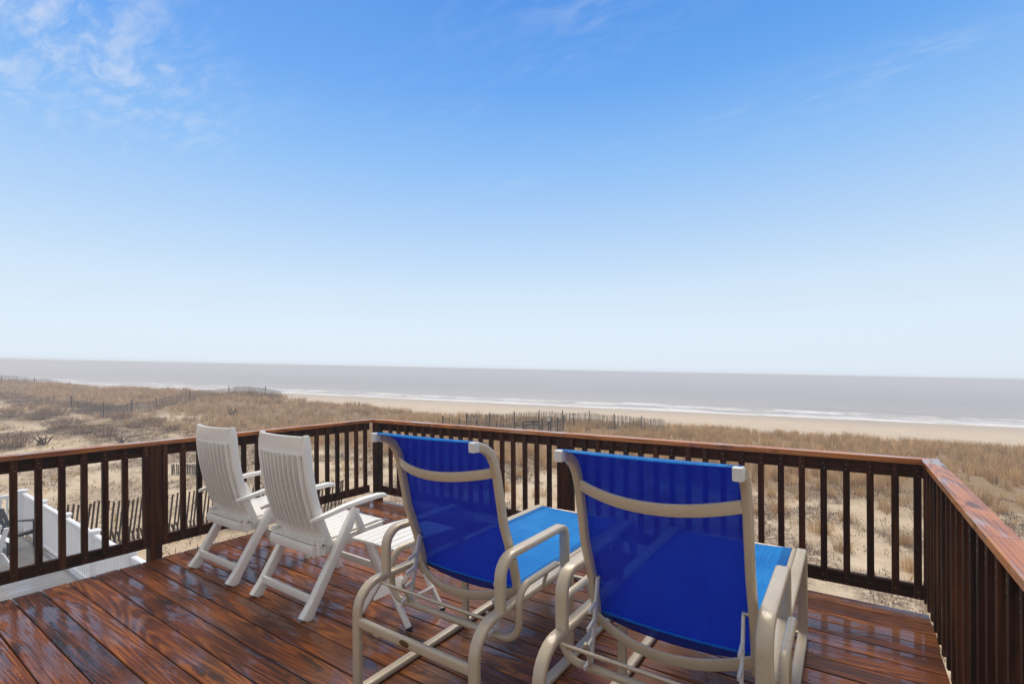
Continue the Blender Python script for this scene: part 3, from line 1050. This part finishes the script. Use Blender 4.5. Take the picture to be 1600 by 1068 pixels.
# ------------------------------------------------------------------ neighbour's lower deck on the left
LZ = -2.30
lf = MB()
lf.box((-10.6, -.9, LZ - .17), (11.9, 7.9, .24))
ld = lf.build('lower_deck_floor', M['joist'])
tag(ld, kind='structure')
def grey_wood():
    m, T, out = new_mat('grey_deck_wood')
    co = T.n('ShaderNodeTexCoord').outputs['Object']
    rnd = T.n('ShaderNodeObjectInfo').outputs['Random']
    cb = T.n('ShaderNodeCombineXYZ'); T.link(T.math('MULTIPLY', rnd, 50), cb.inputs[0])
    v = T.vmath('ADD', co, cb.outputs[0])
    n = T.noise(T.mapping(v, scale=(60, 1.5, 30)), 1, 4, .6)
    n2 = T.noise(v, .8, 3, .6)
    f = T.math('ADD', T.math('MULTIPLY', n, .6), T.math('MULTIPLY', n2, .5))
    c = T.ramp(f, [(.3, (.17, .16, .155)), (.8, (.36, .345, .34))])
    principled(T, out, Base_Color=c, Roughness=.35, Coat_Weight=T.smooth(n2, .4, .6, .1, .9), Coat_Roughness=.12)
    return m
M['greywood'] = grey_wood()
b = MB()
b.sweep([(0, -3.9, 0), (0, 3.98, 0)], chamfer(.136, .028, .003), side=(1, 0, 0))
gb = b.mesh('lower_deck_board', M['greywood'], 20)
for i in range(83):
    link_obj('floor_board', gb, ld, (-16.44 + i * .1415, -.92, LZ - .032 + random.uniform(-.001, .001)))

def white_run(label, p0, p1, nposts, first_post=True):
    p0, p1 = Vector(p0), Vector(p1)
    d = p1 - p0
    Ln = d.length
    root = thing('white_railing', label, 'railing', p0, math.atan2(d.y, d.x))
    pm = MB()
    pm.sweep([(0, 0, 0), (0, 0, 1.03)], chamfer(.115, .115, .006), side=(1, 0, 0))
    pm.sweep([(0, 0, 1.03), (0, 0, 1.052), (0, 0, 1.075)], chamfer(.165, .165, .01), side=(1, 0, 0), scales=[1, 1, .25])
    pme = pm.mesh('railing_post', M['vinyl'], 30)
    bm2 = MB()
    bm2.sweep([(0, 0, .10), (0, 0, .90)], chamfer(.035, .035, .004), side=(1, 0, 0))
    bme = bm2.mesh('baluster', M['vinyl'], 30)
    sec = Ln / nposts
    for i in range(nposts + 1):
        if i or first_post:
            link_obj('railing_post', pme, root, (i * sec, 0, 0))
    for i in range(nposts):
        u0, u1 = i * sec + .06, (i + 1) * sec - .06
        for nm, zc, w, h in (('top_rail', .945, .09, .085), ('bottom_rail', .075, .055, .06)):
            q = MB()
            q.sweep([(-(u1 - u0) / 2, 0, 0), ((u1 - u0) / 2, 0, 0)], chamfer(w, h, .012), side=(0, 1, 0))
            o = q.build(nm, M['vinyl'], root, 30)
            o.location = ((u0 + u1) / 2, 0, zc)
        nb = 15
        for j in range(nb):
            link_obj('baluster', bme, root, (u0 + (u1 - u0) * (j + .5) / nb, 0, 0))
    q = MB()
    q.box((Ln / 2, .075, -.09), (Ln + .1, .03, .20))
    q.build('fascia_board', M['vinyl'], root)
    return root
white_run('white vinyl railing of the lower deck, long run towards the sand', (-16.5, 3.1, LZ), (-5.7, 2.90, LZ), 6)
white_run('white vinyl railing of the lower deck, short run at its far end', (-16.5, -4.0, LZ), (-16.5, 3.04, LZ), 4)

def adirondack(label, loc, rz, mat):
    R = thing('adirondack_chair', label, 'chair', loc, rz)
    for i in range(5):
        s = MB()
        u = -.2 + i * .1
        s.sweep([(u, .06, .30), (u * 1.05, -.10, .62), (u * 1.15, -.22, .95 - .012 * abs(i - 2) ** 2 * 2)], chamfer(.088, .018, .005), side=(1, 0, 0))
        s.build('back_slat', mat, R, 40)
    for i in range(5):
        s = MB()
        y_ = .10 + i * .10
        s.sweep([(-.26, y_, .30 + i * .022), (.26, y_, .30 + i * .022)], chamfer(.090, .018, .005), side=(0, 1, .2))
        s.build('seat_slat', mat, R, 40)
    for sx_ in (-1, 1):
        s = MB()
        s.sweep([(sx_ * .33, -.22, .52), (sx_ * .33, .1, .555), (sx_ * .33, .45, .57), (sx_ * .33, .60, .57)], chamfer(.12, .022, .006), side=(1, 0, 0), scales=[.55, .9, 1.15, .8])
        s.build('armrest', mat, R, 40)
        s = MB()
        s.sweep([(sx_ * .29, .48, 0), (sx_ * .29, .48, .558)], chamfer(.03, .11, .005), side=(1, 0, 0))
        s.build('front_leg', mat, R, 40)
        s = MB()
        s.sweep([(sx_ * .27, .55, .36), (sx_ * .27, .05, .24), (sx_ * .27, -.42, .0)], chamfer(.025, .10, .005), side=(1, 0, 0))
        s.build('rear_leg', mat, R, 40)
    return R
adirondack('black resin adirondack chair on the lower deck by the white corner post', (-15.35, 2.52, LZ - .015), rad(-55), M['blackchair'])
adirondack('white adirondack chair partly in view at the left edge on the lower deck', (-13.75, 2.05, LZ - .015), rad(100), M['vinyl'])
cl_ = MB()
cl_.grid([[(-.07 + .14 * i / 4, -.26 + .012 * math.sin(i * 2) - .04 * (j < 2), .96 - .10 * abs(j - 1.5) ** 1.4 + .01 * math.sin(i + j)) for j in range(5)] for i in range(5)], 0, .006)
o = cl_.build('grey_towel', M['greycloth'])
o.location = (-15.35, 2.52, LZ - .015); o.rotation_euler = (0, 0, rad(-55))
tag(o, 'grey towel hung over the back of the black adirondack chair', 'towel')

# ------------------------------------------------------------------ snow fences
def slat_col(name, c):
    m, T, out = new_mat(name)
    rnd = T.n('ShaderNodeObjectInfo').outputs['Random']
    co = T.n('ShaderNodeTexCoord').outputs['Object']
    n = T.noise(T.mapping(co, scale=(30, 30, 3)), 1, 3, .6)
    f = T.math('ADD', T.math('MULTIPLY', rnd, .5), T.math('MULTIPLY', n, .5))
    cc = T.mix(f, tuple(x * .6 for x in c), tuple(x * 1.35 for x in c))
    principled(T, out, Base_Color=cc, Roughness=.85, Specular_IOR_Level=.2)
    return m
M['slat_dark'] = slat_col('wet_fence_slat', (.055, .040, .032))
M['slat_grey'] = slat_col('grey_fence_slat', (.15, .135, .12))
M['post'] = slat_col('fence_post_wood', (.035, .028, .024))

def fence(label, pts, height, pitch, mat, lean=0.0, jitter=.02, post_every=2.6, post_h=None, width=.04, posts=True, sink=.1, kink=0.0, wire_r=.006):
    """pts: ground points; every slat is an object of its own up to 300, the rest joined"""
    pts = [Vector(p) for p in pts]
    origin = pts[0].copy()
    root = thing('sand_fence', label, 'fence', origin)
    cum = [0.0]
    for p, q in zip(pts, pts[1:]):
        cum.append(cum[-1] + (Vector((q.x, q.y, 0)) - Vector((p.x, p.y, 0))).length)
    def at(u):
        for i in range(len(pts) - 1):
            if u <= cum[i + 1] or i == len(pts) - 2:
                f = (u - cum[i]) / max(1e-6, cum[i + 1] - cum[i])
                p = pts[i].lerp(pts[i + 1], f)
                d = pts[i + 1] - pts[i]
                X, Z = p.x * FX[0] + p.y * FX[1], p.x * FZ[0] + p.y * FZ[1]
                return gpoint(X, Z), math.atan2(d.y, d.x)
    sb_ = MB()
    sb_.sweep([(0, 0, -sink), (kink, 0, height * .32), (kink * .2, 0, height)] if kink else [(0, 0, -sink), (0, 0, height)], chamfer(width, .011, .002), side=(1, 0, 0))
    me = sb_.mesh('slat', mat, 20)
    n = int(cum[-1] / pitch)
    extra = MB()
    for i in range(n):
        p, ang = at(i * pitch + random.uniform(-.015, .015))
        rx = random.gauss(0, jitter)
        ry = lean + random.gauss(0, jitter)
        dz = random.uniform(-.05, .03)
        if i < 300:
            link_obj('slat', me, root, p - origin + Vector((0, 0, dz)), (rx, ry, ang))
        else:
            Mx = Matrix.Rotation(ang, 3, 'Z') @ Matrix.Rotation(ry, 3, 'Y')
            extra.box(p - origin + Vector((0, 0, height / 2 + dz - sink / 2)), (width, .011, height + sink), 0, Mx)
    if extra.v:
        eo = extra.build('slats', mat, root)
        eo['kind'] = 'stuff'
    wires = MB()
    for zf in (.18, .5, .82):
        path = []
        for u in np.arange(0, cum[-1], .8):
            p, ang = at(float(u))
            path.append(p - origin + Vector((math.sin(lean) * height * zf * math.cos(ang), math.sin(lean) * height * zf * math.sin(ang), height * zf)))
        if len(path) > 1:
            wires.sweep(path, circ(wire_r, 4), side=(0, 0, 1))
    wires.build('wire', M['post'], root)
    if posts:
        pm = MB()
        ph = post_h or height * 1.12
        pm.sweep([(0, 0, -.2), (0, 0, ph)], circ(.045, 8), side=(1, 0, 0))
        pme = pm.mesh('fence_post', M['post'], 30)
        u = .05
        while u < cum[-1]:
            p, ang = at(u)
            link_obj('fence_post', pme, root, p - origin + Vector((0, 0, random.uniform(-.08, .05))), (random.gauss(0, .03), random.gauss(0, .03), 0))
            u += post_every * random.uniform(.9, 1.1)
    return root

fence('dark slatted sand fence leaning on the sand below the left railing', [gpoint(-13.6, 11.9), gpoint(-11.5, 13.3), gpoint(-10.4, 13.9), gpoint(-9.6, 14.8), gpoint(-7.6, 15.7), gpoint(-5.6, 16.3)],
      1.14, .105, M['slat_dark'], lean=.10, jitter=.008, posts=False, sink=.05, width=.046, wire_r=.003)
fence('low row of short fence slats leaning left at the foot of the near sand fence', [gpoint(-11.6, 12.85), gpoint(-10.4, 13.4), gpoint(-9.6, 14.3), gpoint(-7.7, 15.2)],
      .42, .105, M['slat_dark'], lean=-.20, jitter=.015, posts=False, sink=.1, width=.046, wire_r=.003)
fence('short half buried grey sand fence out on the bare sand', [px_ground(268, 742), px_ground(300, 741), px_ground(330, 749), px_ground(352, 752)], .45, .055, M['slat_grey'], jitter=.03, posts=False)
fence('sand fence curving over the grassy dune on the left', [col_ground(*q) for q in ((112, 45), (178, 43), (215, 47), (255, 51), (305, 55), (365, 57.5), (440, 56))],
      1.10, .060, M['slat_grey'], jitter=.03, post_every=4.4, post_h=1.35, width=.024)
fence('farthest sand fence in the mist on the left dune crest', [gpoint(-88, 74), gpoint(-76, 75), gpoint(-66, 76.5), gpoint(-60, 78)], 1.0, .09, M['slat_grey'], jitter=.03, post_every=5.0, post_h=1.2, width=.03)
fence('nearer sand fence of the beach path enclosure, in front of the wooden bench', [col_ground(*q) for q in ((690, 37), (738, 35.5), (771, 35), (805, 34.5), (833, 34), (858, 36.5), (882, 39.5))],
      1.15, .07, M['slat_grey'], jitter=.03, post_every=1.45, post_h=1.32, width=.022)
fence('seaward sand fence of the beach path enclosure, along the beach edge', [col_ground(*q) for q in ((728, 39), (775, 41), (810, 42), (850, 42.5), (885, 42), (945, 40.5), (990, 39.5), (1040, 38))],
      1.20, .055, M['slat_grey'], jitter=.03, post_every=2.2, post_h=1.36, width=.026)

# bench in the enclosure, two sign posts
bp_ = col_ground(833, 38.0)
R = thing('wooden_bench', 'dark weathered wooden bench inside the sand fence enclosure', 'bench', bp_, YAW + .35)
for i in range(3):
    s = MB(); s.box((0, .02 + i * .14, .45), (1.5, .12, .035)); s.build('seat_plank', M['post'], R)
for z_ in (.66, .88):
    s = MB(); s.box((0, .46, z_), (1.5, .035, .13)); s.build('back_plank', M['post'], R)
for sx_ in (-.68, .68):
    s = MB(); s.box((sx_, .02, .22), (.08, .08, .44)); s.box((sx_, .44, .47), (.08, .08, .94)); s.box((sx_, .22, .60), (.07, .50, .05)); s.box((sx_, .02, .5), (.06, .06, .2)); s.build('leg_frame', M['post'], R)
for (px_, py_, hh, lab, w_) in ((857, 36.0, 1.45, 'white sign on a dark post beside the wooden bench', .20), (896, 40.0, 1.25, 'small white sign on a post among the fence slats right of the bench', .26)):
    p = col_ground(px_, py_)
    R = thing('sign_post', lab, 'sign', p, YAW)
    s = MB(); s.sweep([(0, 0, -.2), (0, 0, hh)], chamfer(.09, .09, .006), side=(1, 0, 0)); s.build('post', M['post'], R)
    s = MB(); s.box((0, -.06, hh - .13), (w_, .018, .30)); sg = s.build('sign_board', M['vinyl'], R)
    s = MB(); s.box((0, -.071, hh - .10), (w_ * .42, .006, .06)); s.box((0, -.071, hh - .19), (w_ * .5, .006, .045)); s.build('printed_mark', M['rubber'], sg)
    if hh > 1.2:
        s = MB(); s.box((0, -.02, hh + .02), (w_ * 1.15, .14, .04)); s.build('cap', M['post'], R)

# ------------------------------------------------------------------ vegetation
def blades(bases, n_per, hmin, hmax, spread, width, palette, rootr=.12, seed=1, droop=.35):
    """numpy tufts of grass: each blade a bent, tapered strip of three quads-as-triangles"""
    g = np.random.default_rng(seed)
    N = len(bases)
    K = N * n_per
    base = np.repeat(np.asarray(bases), n_per, 0)
    az = g.random(K) * 2 * np.pi
    rr_ = np.sqrt(g.random(K)) * rootr
    lean = np.abs(g.normal(0, 1, K)) * spread
    hscale = np.repeat(g.uniform(.75, 1.2, N), n_per)
    hgt = g.uniform(hmin, hmax, K) * hscale
    dx, dy = np.cos(az), np.sin(az)
    root = base + np.stack([dx * rr_, dy * rr_, np.full(K, -.03)], -1)
    w = width * g.uniform(.7, 1.3, K)
    px, py = -np.sin(az + g.normal(0, .8, K)), np.cos(az)
    side = np.stack([px, py, np.zeros(K)], -1) * w[:, None] / 2
    mid = root + np.stack([dx * lean * hgt * .35, dy * lean * hgt * .35, hgt * .58], -1)
    tip = root + np.stack([dx * lean * hgt * (1 + droop), dy * lean * hgt * (1 + droop), hgt * (1 - .25 * np.minimum(lean, 1.5) * droop)], -1)
    V = np.stack([root - side, root + side, mid - side * .8, mid + side * .8, tip], 1).reshape(-1, 3)
    o = np.arange(K)[:, None] * 5
    F = np.concatenate([o + np.array([[0, 1, 3]]), o + np.array([[0, 3, 2]]), o + np.array([[2, 3, 4]])], 0)
    pal = np.asarray(palette)
    tuft_c = np.repeat(g.random(N), n_per)
    ci = np.clip(tuft_c * .6 + g.random(K) * .4, 0, .999) * (len(pal) - 1)
    i0 = ci.astype(int); f = (ci - i0)[:, None]
    c = pal[i0] * (1 - f) + pal[np.minimum(i0 + 1, len(pal) - 1)] * f
    c = c * g.uniform(.75, 1.2, K)[:, None] * np.repeat(g.uniform(.62, 1.15, N), n_per)[:, None]
    C = np.repeat(c, 5, 0)
    return V, F, C

PAL_TAN = [(.36, .20, .085), (.54, .335, .15), (.68, .46, .22), (.78, .56, .29), (.62, .35, .125)]
PAL_BROWN = [(.38, .235, .125), (.56, .375, .205), (.68, .485, .275), (.74, .545, .305)]
PAL_TWIG = [(.085, .052, .038), (.15, .095, .065), (.20, .13, .09)]

def scatter(s0, s1, t0, t1, n, dens=None):
    s = RNG.uniform(s0, s1, n); t = RNG.uniform(t0, t1, n)
    if dens is not None:
        keep = RNG.random(n) < dens(s, t)
        s, t = s[keep], t[keep]
    x, y, z = ground(s, t)
    return np.stack([x, y, z], -1), s, t

# dense dune grass seaward of the bare sand
def dgrass(s, t):
    edge = 23.6 + 3 * (fbm(t / 5, s * 0 + 2, 3) - .5)
    return sstep(s, edge - .6, edge + 1.2) * (1 - sstep(s, 45, 48)) * (.25 + .75 * sstep(fbm(s / .75 + 31, t / .75, 2), .36, .56)) * sstep(fbm(s / 3 + 31, t / 3, 2), .15, .35)
# leave the fenced path bare
def path_mask(P):
    X = P[:, 0] * FX[0] + P[:, 1] * FX[1]; Z = P[:, 0] * FZ[0] + P[:, 1] * FZ[1]
    return ~((np.abs(X - .6 - (Z - 33) * .02) < 3.0) & (Z > 33.2) & (Z < 41))
P, s, t = scatter(21.5, 48, -42, 26, 12500, dgrass)
P = P[path_mask(P)]
V1, F1, C1 = blades(P, 22, .36, .74, .24, .020, PAL_TAN, .13, 3)
o = link_obj('dune_grass', np_mesh('dune_grass', V1, F1, M['grass'], C1))
tag(o, kind='stuff')
def dgrass2(s, t):
    return dgrass(s, t) * (1 - .92 * sstep(t, 38, 44) * (1 - sstep(s, 31, 36)) * sstep(fbm(s / 3.5 + 3, t / 3.5 + 8, 3), .40, .52))
P, s, t = scatter(25, 50, 26, 120, 14000, dgrass2)
V1, F1, C1 = blades(P, 11, .35, .70, .28, .040, PAL_BROWN, .20, 4)
o = link_obj('far_dune_grass', np_mesh('far_dune_grass', V1, F1, M['grass'], C1))
tag(o, kind='stuff')
# litter and small dead stalks on the sand
def dlit(s, t):
    return (.10 + .90 * sstep(fbm(s / 2.2 + 7, t / 2.2 + 3, 4), .38, .55)) * (.45 + .65 * sstep(s, 12, 19))
P, s, t = scatter(8.5, 26, -16, 44, 23000, dlit)
V1, F1, C1 = blades(P, 6, .05, .20, 1.1, .016, PAL_TWIG + [(.2, .14, .07)], .16, 5, .2)
o = link_obj('dry_plant_litter', np_mesh('dry_plant_litter', V1, F1, M['twig'], C1))
tag(o, kind='stuff')
P, s, t = scatter(7.5, 24, -16, 44, 3600, lambda s, t: (.35 + .4 * sstep(s, 12, 20)) * sstep(fbm(s / 3 + 2, t / 3 + 9, 3), .40, .60))
V1, F1, C1 = blades(P, 12, .12, .38, .6, .011, PAL_TAN + [(.30, .24, .09)], .07, 6)
o = link_obj('sparse_beach_grass', np_mesh('sparse_beach_grass', V1, F1, M['grass'], C1))
tag(o, kind='stuff')

# single grass clumps one can point to
clump_me = []
for i in range(5):
    V1, F1, C1 = blades(np.zeros((3, 3)) + RNG.normal(0, .12, (3, 3)) * np.array([1, 1, 0]), 75, .25, .62, .55, .011, PAL_TAN if i % 2 else PAL_BROWN + [(.34, .19, .07)], .20, 20 + i, .5)
    clump_me.append(np_mesh('grass_clump', V1, F1, M['grass'], C1))
spots = [(1222, 800, 1.15), (1280, 832, 1.0), (1385, 797, 1.2), (1205, 775, .8), (1310, 862, .9), (1420, 893, .8), (1345, 772, .8), (1180, 800, .7), (1325, 815, .7), (1255, 780, .9),
         (790, 765, .8), (815, 745, .9), (840, 775, .7), (745, 752, .8), (690, 760, .7), (1300, 775, .8), (1410, 850, .7), (1165, 840, .6), (1560, 800, .8)]
clump_lab = {0: 'tall brown grass clump behind the back railing, just right of the nearest chaise backrest', 2: 'round bushy grass clump near the right corner of the back railing', 1: 'tan grass clump right of the near chaise lounge foot end',
             3: 'pale grass clump high on the sand just below the dune grass edge', 5: 'small grass clump low down beside the right corner post', 18: 'grass clump on sand just right of the wet right rail cap', 12: 'small clump between the two blue chaise lounges, low on the sand'}
for i, (px_, py_, sc_) in enumerate(spots):
    o = link_obj('grass_clump', clump_me[i % 5], None, px_ground(px_, py_), (0, 0, random.uniform(0, 6)))
    o.scale = (sc_, sc_, sc_)
    tag(o, clump_lab.get(i, 'low clump of dry tan grass on the bare sand beyond the back railing'), 'grass clump', 'grass clumps on the bare sand')
V1, F1, C1 = blades(RNG.normal(0, .30, (8, 3)) * np.array([1, 1, 0]), 70, .35, .75, .6, .012, PAL_BROWN + [(.30, .19, .07)], .25, 55, .5)
o = link_obj('grass_clump', np_mesh('grass_clump_big', V1, F1, M['grass'], C1), None, px_ground(1490, 815))
tag(o, 'broad bushy grass clump alone on the sand beyond the right railing', 'grass clump')

# leafless shrubs on the left
def shrub_mesh(seed, r, h, n=260):
    g = np.random.default_rng(seed)
    V, F, C = [], [], []
    pal = np.array([(.17, .115, .088), (.24, .165, .125), (.30, .21, .15), (.34, .225, .145)])
    for i in range(n):
        a = g.random() * 6.283; q = math.sqrt(g.random()) * r
        p = np.array([math.cos(a) * q * .6, math.sin(a) * q * .6, -.05])
        hh = h * g.uniform(.5, 1.1) * (1 - .45 * (q / r) ** 2)
        e = np.array([math.cos(a) * q * 1.05, math.sin(a) * q * 1.05, hh]) + g.normal(0, .08, 3)
        m_ = (p + e) / 2 + g.normal(0, .05, 3)
        c = pal[g.integers(len(pal))] * g.uniform(.7, 1.25)
        segs = [(p, m_, .016), (m_, e, .012)]
        for _ in range(3):
            f = g.uniform(.3, .9); st = m_ * (1 - f) + e * f
            segs.append((st, st + np.array([g.normal(0, .14), g.normal(0, .14), g.uniform(.06, .26)]), .010))
        for s0_, s1_, w_ in segs:
            sd = g.normal(0, 1, 3); sd[2] *= .2; sd = sd / np.linalg.norm(sd) * w_
            o_ = len(V)
            V += [s0_ - sd, s0_ + sd, s1_]
            F.append((o_, o_ + 1, o_ + 2)); C += [c, c, c]
    return np_mesh('shrub', V, F, M['twig'], np.array(C))
sh = [shrub_mesh(70 + i, 1.0, .95) for i in range(4)]
shr = [(22, 697, 1.9, 1.15, 'large dark leafless shrub at the left edge, just above the railing'),
       (100, 668, 1.7, 1.0, 'wide brown shrub just right of the large dark shrub at the left edge'), (130, 677, 1.0, .9, 'small round shrub in front of the wide shrub patch on the left'), (166, 682, 1.0, 1.0, 'rounded brown shrub on pale sand, right of the other shrubs'),
       (62, 655, 1.6, 1.1, 'brown shrub on the far border of the pale sandy path'), (8, 652, 2.0, 1.0, 'dark shrub beside the sandy path at the left edge'), (88, 648, 1.9, 1.1, None), (115, 636, 2.2, 1.0, None), (150, 640, 2.0, 1.0, None),
       (40, 640, 1.6, 1.2, None), (192, 654, 1.1, .7, 'low shrub on sand below the near end of the left dune fence'), (30, 628, 2.4, 1.2, None), (70, 632, 2.2, 1.1, None), (5, 622, 2.4, 1.2, None), (210, 668, 1.0, .6, 'smallest shrub on the sand left of the first white armchair'), (240, 660, 1.2, .6, 'low spreading shrub left of the first white armchair, below the dune grass'), (270, 672, .9, .5, 'flat little shrub just left of the first white armchair backrest'), (180, 640, 1.8, .8, 'shrub growing against the posts of the left dune fence')]
for i, (px_, py_, r_, h_, lab) in enumerate(shr):
    o = link_obj('shrub', sh[i % 4], None, px_ground(px_, py_), (0, 0, random.uniform(0, 6)))
    o.scale = (r_ * .72, r_ * .72, h_ * .85)
    tag(o, lab or 'brown leafless shrub merged into the thicket behind the sandy path', 'shrub', 'leafless shrubs on the left dunes')

def driftwood(label, p, seed, size, n):
    g = random.Random(seed)
    b = MB()
    for i in range(n):
        a = g.uniform(0, 6.28)
        l = size * g.uniform(.5, 1.0)
        p0 = Vector((g.uniform(-.2, .2) * size, g.uniform(-.2, .2) * size, -.05))
        p1 = p0 + Vector((math.cos(a) * l * .45, math.sin(a) * l * .3, l * g.uniform(.3, .5)))
        p2 = p1 + Vector((math.cos(a) * l * .25, math.sin(a) * l * .2, l * g.uniform(.1, .5)))
        b.sweep([p0, p1, p2], circ(.055 * size, 6), side=(1, .2, .1), scales=[1, .7, .25])
    o = b.build('dead_branches', M['post'], None, 40)
    o.location = p
    tag(o, label, 'dead branches')
driftwood('dark uprooted stump with short branches in the left dune grass', px_ground(365, 651), 3, 1.3, 11)
driftwood('small dark upright stump left of the uprooted stump', px_ground(340, 646), 4, .8, 3)
driftwood('dead grey branches lying on the sand above the left railing', px_ground(64, 695), 5, .9, 12)
driftwood('thin dead branches on the sand left of the white armchairs', px_ground(190, 690), 6, .7, 6)
